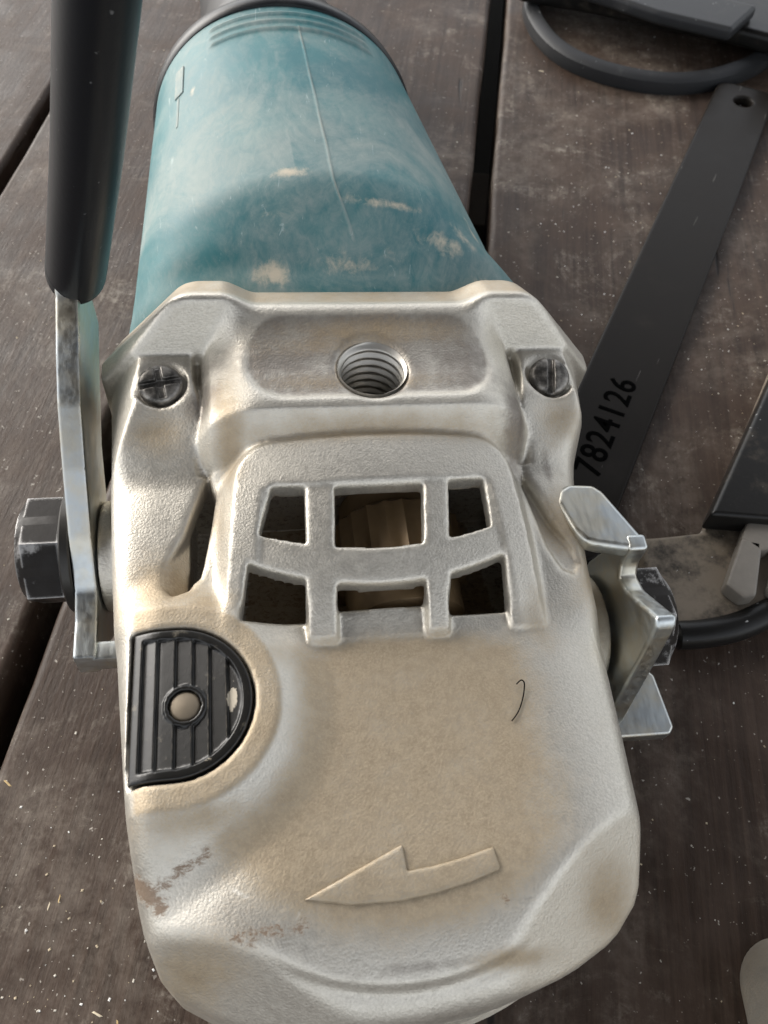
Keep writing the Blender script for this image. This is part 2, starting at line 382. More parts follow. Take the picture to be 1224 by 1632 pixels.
def vent(tl, tr, bl, br, ft, fb):
    n = 6; q = [(tl + (tr - tl) * i / n, ft(tl + (tr - tl) * i / n)) for i in range(n + 1)]
    return q + [(br + (bl - br) * i / n, fb(br + (bl - br) * i / n)) for i in range(n + 1)]
U0, U1, L0_ = (lambda x: -24.2 + .003 * x * x), (lambda x: -36.3 + .0075 * x * x), (lambda x: -43.1 + .0085 * x * x)
UPW = [vent(-21.2, -14.8, -24.0, -15.2, U0, U1), vent(-8.8, 8.9, -9.6, 7.8, U0, U1), vent(14.4, 21.8, 13.2, 22.2, U0, U1)]
LOW = [vent(-26.4, -15.6, -28.2, -16.0, L0_, lambda x: -47.6 + .002 * (x + 20) ** 2), vent(-9.6, 7.7, -9.8, 7.3, L0_, lambda x: -45.9 + 0 * x), vent(12.9, 24.4, 12.2, 24.2, L0_, lambda x: -48.0 + .004 * (x - 17) ** 2)]
LIP = [[(-28.2, -44), (-15.6, -44), (-16, -54), (-29, -54)], [(-9.7, -44), (7.6, -44), (7.2, -54), (-10, -54)], [(12.4, -44), (24.4, -44), (24.4, -54), (11.8, -54)]]
def ztop(x, y):
    """height of the casting seen from above; x (n,1), y (1,m)"""
    zs = 60.8 - 2.6 * sstep(-18, -50, y) + 8.2 * sstep(-17, 2, y) + 0 * x
    for s in (-1, 1): zs = zs - 1.6 * np.exp(-((x - s * 44) / 6.5) ** 2 - ((y + 3.5) / 4.5) ** 2)
    zv = 60.4 + 2.2 * sstep(-14, 10, y) + 0 * x
    edge = 36.2 - 1.6 * np.exp(-((y + 1) / 6.) ** 2)
    zs = np.where(y > -13.8, np.minimum(zs, zv + (zs - zv) * sstep(-1.1, 1.1, np.abs(x) - edge)), zs)
    zs = np.minimum(zs, 82.2 - (.74 / .673) * (np.abs(x) - 36.5) - .4)
    zs = zs - .022 * np.maximum(0, x - 37) ** 2 * sstep(-4, -14, y)
    zs = zs - .012 * np.maximum(0, np.abs(x) - 44) ** 2
    b = zs + (z_panel(x, y) - zs) * sstep(-46, -56, y)
    # boss plateau with the threaded hole
    pad = sd_rbox(x - 1, y - 5.5, 26.5, 11.0 + .0 * x, 9)
    zp = 76.2 - .042 * np.maximum(0, np.abs(x) - 22) ** 2 - .9 * np.maximum(0, np.abs(x) - 33) - .85 * sstep(.9, -1.6, pad) * sstep(12, 2, y)
    zp = zp - .07 * np.minimum(np.maximum(0, -5.5 - y), 8) ** 2 - .9 * np.maximum(0, -8 - y)
    b = smax(b, zp, 2.4)
    # hood of the vents
    w_ = hood_w(y); dx = np.abs(x) - w_ + 7; dy = (y + 13.2) + 7
    d = np.hypot(np.maximum(dx, 0), np.maximum(dy, 0)) + np.minimum(np.maximum(dx, dy), 0) - 7
    zh = z_hood_c(y) - .0035 * x * x - (1.9 - 1.1 * sstep(-24, -15, y) * sstep(30, 24, np.abs(x))) * np.maximum(0, d) - 2.6 * np.maximum(0, -51.5 - y)
    rec = sstep(.5, -.5, np.maximum(np.abs(x) - (w_ - 5.6), np.maximum(y + 23.4, -54 - y)))
    zh = zh - .5 * rec
    for q in LIP: zh = zh - 3.0 * sstep(.5, -.5, sd_poly(x + 0 * y, y + 0 * x, q)) * sstep(-43, -46.5, y)
    b = smax(b, zh, 2.6)
    # button pad
    pd = d_button(x, y)
    b = smax(b, z_button(x) + .3 - .62 * np.maximum(0, pd - 18.2) - .02 * np.maximum(0, pd - 18.2) ** 2, 5.0)
    # groove and lip round the front
    rr = np.hypot(x - SPX, y - SPY); fr = sstep(-84, -96, y) * sstep(36, 28, x - SPX) * sstep(-27, -18, x - SPX)
    b = b - fr * 1.7 * sstep(46.6, 48.6, rr)
    return b
def housing():
    h = .6
    X, Y, Z, org = grid3(-64, 64, -119, 33, 14, 86, h)
    x2 = X[:, :, 0]; y2 = Y[:, :, 0]
    zt = ztop(x2, y2).astype(np.float32)
    gx, gy = np.gradient(zt, h); nrm = np.sqrt(1 + np.minimum(gx ** 2 + gy ** 2, 4)).astype(np.float32)
    o2 = sd_poly(x2 + 0 * y2, y2 + 0 * x2, OUTL)
    f = smax(o2[:, :, None] + .07 * (Z - 45), (Z - zt[:, :, None]) / nrm[:, :, None], 4.2)
    # worn flat facets on the two front corners
    for (n, dd, k) in (((.399, -.568, .72), 105.7, .9), ((-.363, -.759, .54), 117.6, 1.2)):
        f = smax(f, n[0] * X + n[1] * Y + n[2] * Z - dd, k)
    # flange that bolts to the motor housing: an octagon with two raised corner lumps
    top = 81. - 3.4 * sstep(30, 22, np.abs(x2)) ; back = .42 * np.maximum(0, y2 - 18.5)
    ax = np.abs(X)
    oc = np.maximum(np.maximum(ax - 57.6, 18 - Z), np.maximum((ax * .74 + Z * .673) - 83.6, (ax * .7 - Z * .7) - 24))
    oc = smax(oc, Z - top[:, :, None], 2.5) + back[:, :, None]
    fl = smax(oc, np.maximum(Y - 28.6, (13.4 + .45 * np.maximum(Z - 69, 0) - Y) * .91), 1.6)
    f = smin(f, fl, (.7 + 7.5 * sstep(35, 26, np.abs(x2)))[:, :, None])
    f = np.maximum(f, 18.5 - Z)
    # bolt bosses on the sides
    bl = np.maximum(np.hypot(Y + 15, Z - 32) - 13 - .10 * (X + 59), np.maximum(-59.4 - X, X + 40))
    br = np.maximum(np.hypot(Y + 42, Z - 32) - 13 + .10 * (X - 53), np.maximum(X - 52, 38 - X))
    f = smin(f, smin(bl, br, .5), 2.0)
    # cavity, vents, side slots
    w_ = hood_w(y2)[:, :, None]
    cav = np.maximum(np.maximum(np.abs(X) - np.where(Z < 55, 38.5, w_ - 1.5), np.abs(Y + 30.5) - 16.5), np.maximum(Z - (z_hood_c(y2) - .0035 * x2 * x2 - 4.6)[:, :, None], 38 - Z))
    cut = cav
    P2 = (x2 + 0 * y2, y2 + 0 * x2)
    for q in UPW: cut = np.minimum(cut, np.maximum((sd_poly(*P2, q) + 1.4)[:, :, None] - 1.4, 55 - Z))
    for q in LOW: cut = np.minimum(cut, np.maximum((sd_poly(*P2, q) + 1.2)[:, :, None] - 1.2, 51 - Z))
    TEAR = [(-34.2, -13.5), (-32.8, -19), (-35.6, -34), (-38, -39.5), (-41, -40.8), (-42.8, -38), (-42, -33.5), (-38.6, -27), (-36.4, -20)]
    SLOT = [(-34.2, -17), (-35.2, -19.5), (-37.6, -33), (-38.6, -37.5), (-36.0, -37), (-33.6, -25), (-32.8, -18)]
    for s in (1, -1):
        ax_ = s * x2 + 0 * y2
        t = sd_poly(ax_, P2[1], TEAR)[:, :, None]
        if s < 0:
            f = smax(f, -np.maximum(t + .8, 57.5 - Z), 2.0); continue
        f = smax(f, -np.maximum(t, 53.5 + .9 * np.maximum(0, -(s * X) - 36) - Z), 1.6)
        cut = np.minimum(cut, np.maximum(sd_poly(ax_, P2[1], SLOT)[:, :, None], 36 - Z))
    # threaded hole
    hr = np.hypot(x2 - 1.2, y2 - 2.2)[:, :, None]
    cut = np.minimum(cut, np.maximum(hr - 7.3 - .9 * np.maximum(0, Z - 74.6), 50 - Z))
    # screw seats
    for s in (-1, 1):
        dxs, dys, dzs = X - s * 43.4, Y - 5.6, Z - 68.0
        ay, az = -.26, .966
        hgt = dys * ay + dzs * az; rad = np.sqrt(dxs ** 2 + np.maximum(dys ** 2 + dzs ** 2 - hgt ** 2, 0))
        f = smax(f, -np.maximum(rad - 5.5, np.maximum(-.6 - hgt, hgt - 9)), 1.2)
    f = smax(f, -cut, .8)
    # seat of the lock button
    bd = np.maximum(d_button(x2, y2) - 14.0, -48.0 - x2)[:, :, None]
    f = np.maximum(f, -np.maximum(bd, (z_button(x2) - 2.5)[:, :, None] - Z))
    V, Q = surface_nets(f.astype(np.float32), org, h)
    o = mesh_obj('gear_housing', V, Q, CAST, grinder)
    x, y, z = V.T
    # loose dust that has settled / been packed in corners, marks, and a warm reflection painted tan on the front panel
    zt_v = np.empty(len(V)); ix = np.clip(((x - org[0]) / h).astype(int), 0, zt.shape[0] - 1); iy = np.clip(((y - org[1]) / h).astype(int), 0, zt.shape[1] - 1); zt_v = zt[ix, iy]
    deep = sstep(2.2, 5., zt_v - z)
    pd = d_button(x, y); rr = np.hypot(x - SPX, y - SPY)
    dust = .92 * sstep(-52, -56, y) * sstep(46, 36, rr) * sstep(18, 26, pd) * sstep(36, 18, x)  # front panel tan: a warm overhead reflection put into the colour
    def blob(cx, cy, sx, sy, a): return a * np.exp(-((x - cx) / sx) ** 2 - ((y - cy) / sy) ** 2)
    inhood = (np.abs(x) < hood_w(y) - 2) & (y < -14) & (y > -50)
    parts = [np.where(inhood, .95 * deep, 0), .85 * sstep(19.5, 18, pd) * sstep(13, 14.5, pd) * sstep(60, 61.5, z), blob(-43, -39, 11, 9, .95), blob(-36, -44, 8, 5, .8), blob(41, -28, 6, 10, .85), blob(47, -40, 8, 13, .8),
             blob(-44, -5, 7, 5, .75), blob(44, -5, 7, 5, .65), blob(0, -11.5, 32, 3.2, .8), blob(-29, -10, 4, 14, .8), blob(-33, -24, 4, 14, .6), blob(30, -50, 5, 10, .5),
             blob(3, 12, 24, 3.5, .75), blob(-12, -1, 12, 3, .5), blob(10, -1, 8, 3, .5), blob(-8, 9, 20, 3, .55), blob(-38, -103.5, 9, 6, .95), blob(34, -100, 8, 7, .85), blob(14, -107.5, 9, 1.8, .9), blob(-37, -82, 12, 3.5, .8),
             .62 * sstep(19, 22, y) * (z > 50), blob(2, -54.5, 24, 3.5, 1.15), blob(18, -70, 9, 16, 1.0), blob(-12, -97, 12, 4, .35)]
    for q in parts: dust = np.maximum(dust, q)
    set_attr(o, 'dust', dust)
    sm = np.maximum.reduce([blob(-34, 0, 6, 7, .75), blob(-31, 7, 7, 5, .7), .72 * sstep(.3, -1.5, sd_rbox(x - 1, y - 5.5, 26.5, 11.0, 9)) * (z > 70), blob(32, -9, 4, 12, .95), blob(28, -1, 6, 5, .5), blob(44, -28, 2.2, 11, .85), blob(40, -16, 1.5, 5, .8), blob(-47, -29, 3, 4, .5), blob(-30, -98, 9, 6, .35), blob(0, -107, 12, 1.2, .7), blob(-38, -104, 4, 1.5, .55)])
    set_attr(o, 'smudge', sm)
    def streak(x0, y0, x1, y1, wd, a):
        ex, ey = x1 - x0, y1 - y0; t = np.clip(((x - x0) * ex + (y - y0) * ey) / (ex * ex + ey * ey), 0, 1)
        return a * np.exp(-(((x - x0 - ex * t) ** 2 + (y - y0 - ey * t) ** 2) / wd ** 2))
    ru = np.maximum.reduce([streak(-47, -89.5, -42.6, -93.5, 2.0, .75), streak(-43, -91, -35, -87, 1.7, .55), streak(-30, -99.8, -20, -99.3, 2.0, .55), streak(13, -98.5, 14, -99.5, 1.0, .6), streak(-16, -107.3, 2, -107.2, .8, .3), streak(16, -81.5, 19, -86, 1.8, .25), streak(40, -90, 40, -86, .7, .3), streak(-46.5, -30, -44, -34, 1, .3), blob(24, -36, 1.5, 3, .2), np.where((np.abs(x) < 39) & (y < -13.5) & (y > -47.4) & (z < 66), .42 * sstep(5, 9, zt_v - z), 0)])  # rust marks; brown vent grime also paints in the darkness inside
    set_attr(o, 'rust_shade', ru)
    set_attr(o, 'scratch', np.maximum.reduce([streak(-21, -98.2, -20, -96.8, .35, .6), streak(-31, -92.6, -28.5, -94.2, .5, .7), streak(42, -52, 43.2, -60, .5, .6), streak(-40, -22, -45, -33, .4, .5)]))
    return o
gear = housing()

# gear drum that shows through the vents
V, F = lathe([(.01, -46.5), (9, -46.5), (12.5, -44), (12.5, -36), (14.5, -35), (14.5, -22), (12, -20), (12, -15)], 'Y', 72, (6, 0, 47), lambda r, h, a: r + (.5 * math.cos(24 * a) if 13 < r else 0))
mesh_obj('gear_drum', V, F, plain('greasy_brown_steel', (.20, .135, .07), .45, .3), gear, True, 40)
# raised arrow on the top of the gear head
def arrow():
    h = .3
    X, Y, Z, org = grid3(-22, 16, -101, -86, 54, 61, h)
    x2, y2 = X[:, :, 0], Y[:, :, 0]
    poly = [(-19.6, -95.6), (-2.6, -89.0), (-2.4, -93.2), (2, -92.9), (7, -92.2), (12.8, -91), (13.4, -94.6), (8, -96.0), (2, -97.0), (-4, -97.5), (-12, -97.2)]
    d = sd_poly(x2 + 0 * y2, y2 + 0 * x2, poly)[:, :, None]; zp = z_panel(x2, y2)[:, :, None]
    f = np.maximum(smax(d, Z - zp - .62, .55), zp - 1.5 - Z)
    V, Q = surface_nets(f.astype(np.float32), org, h)
    o = mesh_obj('direction_arrow', V, Q, CAST, gear)
    set_attr(o, 'dust', np.full(len(V), .80)); set_attr(o, 'smudge', np.zeros(len(V))); set_attr(o, 'rust_shade', np.zeros(len(V)))  # same painted tan as the front panel around it
    tag(o, 'raised rotation arrow cast into the tan top')
arrow()

# threaded socket
def socket():
    seg = 72; zs = np.linspace(50, 75.4, 110); V = []; F = []
    for z in zs:
        for j in range(seg):
            a = 2 * math.pi * j / seg; ph = ((z / 2.3 + j / seg) % 1); r = 6.45 + .95 * abs(2 * ph - 1) + .5 * max(0, z - 74.4)
            V.append((1.2 + r * math.cos(a), 2.2 + r * math.sin(a), z))
    for i in range(len(zs) - 1):
        for j in range(seg):
            k = (j + 1) % seg; F.append((i * seg + j, (i + 1) * seg + j, (i + 1) * seg + k, i * seg + k))
    F.append(tuple(range(seg)))
    o = mesh_obj('thread', V, F, STEEL, gear); tag(o, 'threaded socket for the side handle')
    return o
socket()

# gear housing screws with a slot across the head
def screw(sx, ang, cross):
    h = .22
    X, Y, Z, org = grid3(-6.4, 6.4, -6.4, 6.4, -3, 3.6, h)
    r = np.hypot(X, Y)
    f = smax(smax(r - 4.7, Z - 2.3 + .022 * r * r, 1.4), -2.2 - Z, .5)
    c, s = math.cos(ang), math.sin(ang); u = X * c + Y * s; v = -X * s + Y * c
    f = smax(f, -np.maximum(np.abs(u) - .75, 1.0 - Z), .3)
    if cross: f = smax(f, -np.maximum(np.maximum(np.abs(v) - .7, r - 3.6), 1.2 - Z), .3)
    V, Q = surface_nets(f.astype(np.float32), org, h)
    o = mesh_obj('screw', V, Q, SCREW, gear); o.location = (sx * .0434, .0056, .0676); o.rotation_euler = (R(15), 0, 0)
screw(-1, R(100), True); screw(1, R(-8), False)

# spindle lock button
def button():
    h = .26
    X, Y, Z, org = grid3(-50, -25, -77.5, -47.5, 56, 64, h)
    x2, y2 = X[:, :, 0], Y[:, :, 0]
    d = np.maximum(d_button(x2, y2) - 13.55, -47.5 - x2)
    zt = z_button(x2) + 0 * y2
    inner = sstep(-1.6, -2.0, d)
    ph = ((x2 + 49.2) / 3.05) % 1
    zt = zt + .35 - inner * (1.0 - .75 * ph)
    pr = np.hypot(x2 + 38.2, y2 + 63.2)
    zt = np.where(pr < 3.7, z_button(x2) + .25, zt); zt = np.where(pr < 2.8, z_button(x2) - .8, zt)
    f = np.maximum(smax(d[:, :, None], (Z - zt[:, :, None]) * .8, .5), (z_button(x2) - 2.4)[:, :, None] - Z)
    V, Q = surface_nets(f.astype(np.float32), org, h)
    o = mesh_obj('spindle_lock_button', V, Q, BTN, gear); x, y, z = V.T
    set_attr(o, 'dust', np.maximum(.75 * np.exp(-((x + 30.0) / 1.5) ** 2 - ((y + 62) / 4.0) ** 2), .45 * np.exp(-((x + 35) / 3) ** 2 - ((y + 73.2) / 1.0) ** 2)))
    tag(o, 'black ribbed spindle lock button')
    V, F = lathe([(0.01, 62.1), (2.2, 62.05), (2.7, 61.7), (2.7, 59)], 'Z', 32, (-38.2, -63.2, 0))
    mesh_obj('button_pin', V, F, plain('dusty_pin', (.22, .18, .13), .55, .4), gear)
button()

# underside: bearing box and spindle
V, F = lathe([(56, 36.0), (55.6, 36.6), (50, 36.8), (50, 36.8)][:1] + [(40, 37), (50.4, 37), (51.2, 36), (51.2, 27), (49, 24), (40, 19), (30, 14), (29, 8), (26, 6), (.01, 6)], 'Z', 96, (-1, -66.0, 0))
bb = mesh_obj('bearing_box', V[96:], [tuple(i for i in f) for f in lathe([(40, 37), (50.4, 37), (51.2, 36), (51.2, 27), (49, 24), (40, 19), (30, 14), (29, 8), (26, 6), (.01, 6)], 'Z', 96)[1]], CAST, grinder, True, 35)
nv = len(bb.data.vertices)
for a in ('smudge', 'rust_shade'): set_attr(bb, a, np.zeros(nv))
set_attr(bb, 'dust', np.full(nv, .2))
V, F = lathe([(.01, 9), (9, 9), (9, -.2), (7, -.4), (.01, -.4)], 'Z', 40, (SPX, SPY, 0)); mesh_obj('spindle', V, F, STEEL, grinder, True, 35)

# motor housing
def motor():
    ys = np.concatenate([np.linspace(26.5, 66, 80), np.linspace(66.5, 129, 120)]); na = 900; V = np.empty((len(ys), na, 3)); dust = np.empty((len(ys), na)); cake = np.zeros_like(dust)
    th = np.linspace(0, 2 * np.pi, na, endpoint=False)
    for i, y in enumerate(ys):
        t = sstep(52, 34, y); e = 2.05 + .35 * sstep(48, 28, y); q = (y - 55) / 75.
        xc0 = -5 - 5 * q; a0 = 48.5 - 8.2 * q
        lx = xc0 - a0 - 1.5 * t + 2.0 * sstep(40, 27, y); rx = xc0 + a0 + 9.0 * t - 2.0 * sstep(40, 27, y)
        a = (rx - lx) / 2; xc = (rx + lx) / 2
        ztop_ = 87.3 - 15.6 * sstep(54, 22, y); zbot_ = 2.0 + 5.5 * max(0, q)
        zc = (ztop_ + zbot_) / 2; b_ = (ztop_ - zbot_) / 2
        c, s = np.cos(th), np.sin(th)
        r = (np.abs(c) ** e + np.abs(s) ** e) ** (-1 / e)
        px = xc + a * r * c; pz = zc + b_ * r * s
        # flowing crease where the round barrel runs into the square flange
        k = np.exp(-((y - 38 - 4 * np.cos(2 * th)) / 3.2) ** 2) * np.clip(s, 0, 1); px += -c * .6 * k; pz += -s * .7 * k
        # three raised arcs at the rear and the mould seam along the top
        deg = np.degrees(th) - 90
        for yy in (116.5, 120.5, 124.5): rb = .75 * math.exp(-((y - yy) / .55) ** 2) * sstep(34, 30, np.abs(deg)); px += c * rb; pz += s * rb
        seam = .35 * np.exp(-((deg + 1.2 + 0.02 * (y - 30)) / .22) ** 2) * (1 if 38 < y < 118 else 0); pz += seam
        V[i, :, 0] = px; V[i, :, 1] = y; V[i, :, 2] = pz
        dust[i] = .26 + .36 * np.exp(-((y - 72) / 20) ** 2) + .22 * sstep(50, 34, y) + seam * 1.4 + .25 * np.exp(-((y - 60) / 8) ** 2) * (deg > 8)
        for yy in (116.5, 120.5, 124.5): dust[i] += .35 * math.exp(-((y - yy) / .6) ** 2) * sstep(34, 30, np.abs(deg))
        def bl(d0, y0, sd_, sy, am): return am * np.exp(-((deg - d0) / sd_) ** 2 - ((y - y0) / sy) ** 2)
        cake[i] = np.maximum.reduce([bl(9, 53, 6.5, 2.6, .78), bl(-14, 46, 16, 1.5, .56), bl(-26, 40, 9, 3, .5), bl(18, 44, 8, 1.2, .4), bl(-34, 33, 6, 3, .5), bl(0, 34, 14, 3, .36), bl(-36, 44, 4, 5, .55), bl(-48, 52, 2.6, 9, .62), bl(20, 33, 5, 3.5, .68), bl(-10, 36, 7, 3, .34), bl(40, 100, 1.6, 5, .55), bl(42, 84, 1.1, 6, .45), seam * 1.3])
    F = []
    n = len(ys); I = np.arange(n * na).reshape(n, na)
    q = np.stack([I[:-1], np.roll(I, -1, 1)[:-1], np.roll(I, -1, 1)[1:], I[1:]], -1).reshape(-1, 4)
    o = mesh_obj('motor_housing', V.reshape(-1, 3), q, TEAL, grinder); set_attr(o, 'dust', dust.ravel()); set_attr(o, 'cake', cake.ravel())
    tag(o, 'teal plastic motor housing smeared with pale dust')
    return o
mot = motor()
# worn latch moulding on the left flank
def on_barrel(y, deg, lift):
    q = (y - 55) / 75.; xc = -5 - 5 * q; r = 48.5 - 8.2 * q + lift; zb = 2 + 5.5 * q; hh = (87.3 - zb) / 2 + lift; a_ = R(90 + deg); return (xc + r * math.cos(a_), y, (87.3 + zb) / 2 + hh * math.sin(a_))
for (y0, y1, d0, d1, hgt) in ((104, 117, 45, 50, .6), (90, 103.5, 47.2, 48.6, .4)):
    bmx = prism_bm([on_barrel(y0, d0, -1), on_barrel(y1, d0, -1), on_barrel(y1, d1, -1), on_barrel(y0, d1, -1)], Vector((math.cos(R(135)), 0, math.sin(R(135)))) * (1.2 + hgt), .35)
    lt = bm_obj('moulded_tab', bmx, TEAL, mot); nv = len(lt.data.vertices); set_attr(lt, 'dust', np.full(nv, .75)); set_attr(lt, 'cake', np.full(nv, .38))

# rear cover and handle
V = []; F = []; seg = 96
prof = [(127.5, 36, 36), (128.5, 40.8, 40.6), (129.5, 41.4, 41.2), (134, 41.0, 40.6), (136, 39.8, 39.4), (139, 36, 36), (142, 30, 31), (147, 29, 31), (152, 27, 31), (175, 23, 26), (230, 21, 22), (280, 22, 24), (300, 20, 22), (306, 12, 14), (307, .1, .1)]
for (y, a, b_) in prof:
    zc = 47.4 + (5 if 141 < y else 0)
    for j in range(seg):
        q = 2 * math.pi * j / seg; V.append((-5 - 5 * (y - 55) / 75. + a * math.cos(q), y, zc + b_ * math.sin(q)))
for i in range(len(prof) - 1):
    for j in range(seg): k = (j + 1) % seg; F.append((i * seg + j, i * seg + k, (i + 1) * seg + k, (i + 1) * seg + j))
rear = mesh_obj('rear_handle', V, F, GRIP, grinder, True, 40); tag(rear, 'black rear handle behind the teal motor housing')

# loop handle on the left: zinc arm, rubber grip
AX0, AX1 = -64.8, -59.8
arm_prof = [(35, 84), (29, 82), (24, 76.2), (12, 71), (2.6, 66), (-8, 57.5), (-19, 47.5), (-27, 38.5), (-33, 36), (-41.5, 35), (-42, 27.5), (-36, 26.5), (-29, 17), (-16, 18), (-4, 33), (8, 45), (24, 53), (35, 58)]
bmx = prism_bm([(AX0, y, z) for y, z in arm_prof], (AX1 - AX0, 0, 0), .9)
prism_bm([(AX0, -41.8, 28), (AX0, -41.8, 34.5), (AX0, -37.2, 34.5), (AX0, -37.2, 28)], (12.5, 0, 0), 1.0, bm=bmx)
arm = bm_obj('handle_arm', bmx, ZINC, grinder); tag(arm, 'zinc plated steel arm of the loop handle')
path = [(-61.2, 33.0, 75.5), (-60.9, 32.8, 76.8), (-60.2, 32.4, 79), (-55.6, 29.4, 95), (-51.0, 26.0, 111), (-44.0, 21.2, 137), (-39, 18, 155), (-31, 15, 172), (-16, 12, 186)]
def refine(p, n=6):
    out = []; P = [Vector(q) for q in p]
    for i in range(len(P) - 1):
        a, b, c, d = P[max(i - 1, 0)], P[i], P[i + 1], P[min(i + 2, len(P) - 1)]
        for k in range(n):
            t = k / n; out.append(.5 * ((2 * b) + (c - a) * t + (2 * a - 5 * b + 4 * c - d) * t * t + (3 * b - a - 3 * c + d) * t ** 3))
    return out + [P[-1]]
V, F = sweep(refine(path), 6.35, 9.5, (1, 0, 0), 40, 1.6); g = mesh_obj('handle_grip', V, F, GRIP, grinder, True, 50); tag(g, 'black rubber grip of the loop handle')

# bolts
def bolt(xin, xout, cy, cz, rot):
    s = 1 if xout > xin else -1; L = abs(xout - xin); Rr = 13.2
    prof = [(.01, L), (9.6, L), (10.6, L - .35), (13.3, L - 2.0), (13.3, 0), (.01, 0)]
    def rf(r, hh, a):
        q = (a - rot) % (math.pi / 3) - math.pi / 6; hexr = Rr * math.cos(math.pi / 6) / math.cos(q)
        return min(r, hexr)
    V, F = lathe(prof, 'X', 192, (0, 0, 0), rf)
    V = [(xin + s * v[0], cy + v[1], cz + v[2]) for v in V]
    if s < 0: F = [f[::-1] for f in F]
    o = mesh_obj('bolt', V, F, BOLT, grinder, True, 28)
    V, F = lathe([(.01, 0), (14.2, 0), (14.6, .4), (14.6, 2.0), (14.2, 2.4), (.01, 2.4)], 'X', 64)
    V = [(xin - s * (2.4 - v[0]), cy + v[1], cz + v[2]) for v in V]
    mesh_obj('washer', V, F, plain('dark_washer_steel', (.05, .048, .045), .4, .7), o, True, 35)
    V, F = lathe([(7.2, -14), (7.2, 0)], 'X', 40); mesh_obj('shank', [(xin + s * v[0], cy + v[1], cz + v[2]) for v in V], F, STEEL, o)
bolt(-67.2, -77.4, -13.4, 33.0, R(113)); bolt(60.4, 70.4, -40.0, 32.0, R(113))

# bracket on the right
br_prof = [(-33, 60.8), (-36.6, 60.6), (-37.0, 54.6), (-38.8, 52.0), (-42.6, 53.2), (-46, 56), (-53.2, 62.2), (-54.8, 60.8), (-62.6, 25.6), (-64, 13), (-50, 10), (-36, 14), (-29, 24), (-28, 40)]
bmx = prism_bm([(53.2, y, z) for y, z in br_prof], (4.6, 0, 0), .9, 3)
prism_bm([(40.1, -23.6, 60.5), (41.6, -20.3, 60.5), (44.0, -18.9, 60.5), (49.8, -19.4, 60.5), (51.8, -21.4, 60.5), (57.7, -34.0, 60.5), (56.2, -37.0, 60.5), (47.2, -35.0, 60.5), (44.2, -34.0, 60.5), (42.2, -31.0, 60.5)], (0, 0, -4.4), 1.5, 4, bm=bmx)
prism_bm([(55.8, -46, 21.6), (68.4, -48.5, 21.6), (70.6, -51, 21.6), (71.4, -64.2, 21.6), (70.0, -65.8, 21.6), (54.0, -65.4, 21.6)], (0, 0, -4.4), .9, 3, bm=bmx)
brk = bm_obj('bracket', bmx, ZINC, grinder); tag(brk, 'bent zinc plated bracket on the right bolt')

# ------------------------------------------------------------------ lock nut wrench
WA = math.atan2(69, 143)      # heading from +Y towards +X
wr = tag(empty('pin_wrench', (.0562, .1262, 0), (0, 0, -WA)), 'flat black steel spanner bar stamped 7824126 with a small hanging hole', 'wrench')
def wrench():
    hw, L0, L1 = 12.9, -18, 244.; V = []
    out = []
    def arc(cx, cy, r, a0, a1, n=8): return [(cx + r * math.cos(R(a0 + (a1 - a0) * i / n)), cy + r * math.sin(R(a0 + (a1 - a0) * i / n))) for i in range(n + 1)]
    out = arc(hw - 6, L1 - 6, 6, 0, 90) + arc(-hw + 6, L1 - 6, 6, 90, 180) + arc(-hw + 4, L0 + 4, 4, 180, 270) + arc(hw - 4, L0 + 4, 4, 270, 360)
    h = .5
    X, Y, Z, org = grid3(-15, 15, -20, 246, -.6, 5.2, h)
    x2, y2 = X[:, :, 0], Y[:, :, 0]
    d = sd_rbox(x2, y2 - (L0 + L1) / 2, hw, (L1 - L0) / 2, 6)
    d = np.maximum(d, -(np.hypot(x2 - .8, (y2 - 231.5) * 1.0) - 3.9))
    f = smax(d[:, :, None], np.abs(Z - 2.1) - 2.0, .9)
    Vv, Q = surface_nets(f.astype(np.float32), org, h)
    return mesh_obj('bar', Vv, Q, WRENCH, wr)
wbar = wrench()
cu = bpy.data.curves.new('txt', 'FONT'); cu.body = '7824126'; cu.size = .0125; cu.extrude = .00008; cu.space_character = 1.12; cu.offset = .00014
tmp = bpy.data.objects.new('txt', cu); COL.objects.link(tmp); bpy.context.view_layer.update()
me = bpy.data.meshes.new_from_object(tmp.evaluated_get(bpy.context.evaluated_depsgraph_get())); bpy.data.objects.remove(tmp)
bb_ = np.array([v.co[:] for v in me.vertices]); sx_ = .0415 / (bb_[:, 0].max() - bb_[:, 0].min()); me.transform(Matrix.Diagonal((sx_, .0088 / (bb_[:, 1].max() - bb_[:, 1].min()), 1, 1)))
me.materials.clear(); me.materials.append(INK)
st = bpy.data.objects.new('stamped_number', me); COL.objects.link(st); st.parent = wr; st.location = (.0042, .0110, .00418); st.rotation_euler = (0, 0, R(90)); tag(st, 'stamped number 7824126')

# ------------------------------------------------------------------ other tool parts lying round about
# black ring band, far right
def ring_band():
    cx, cy, ro, ri = 131., 409., 63.0, 55.5; n = 160; V = []; F = []
    sec = [(ri + .5, 0), (ri, 1.0), (ri, 6.2), (ri + .9, 7.2), (ro - 2.4, 7.0), (ro - .5, 5.6), (ro, 1.2), (ro - .6, 0)]
    for i in range(n):
        a = 2 * math.pi * i / n; wv = .5 * math.sin(3 * a + 1) + .35 * math.sin(7 * a)
        for (r, z) in sec: V.append((cx + (r + wv) * math.cos(a) * 1.0, cy + (r + wv) * math.sin(a), z))
    m = len(sec)
    for i in range(n):
        for j in range(m): F.append((i * m + j, ((i + 1) % n) * m + j, ((i + 1) % n) * m + (j + 1) % m, i * m + (j + 1) % m))
    o = mesh_obj('rubber_ring', V, F, GREYR, None, True, 40); return tag(o, 'grey black rubber ring flat on the deck under the black bar', 'ring')
ring_band()
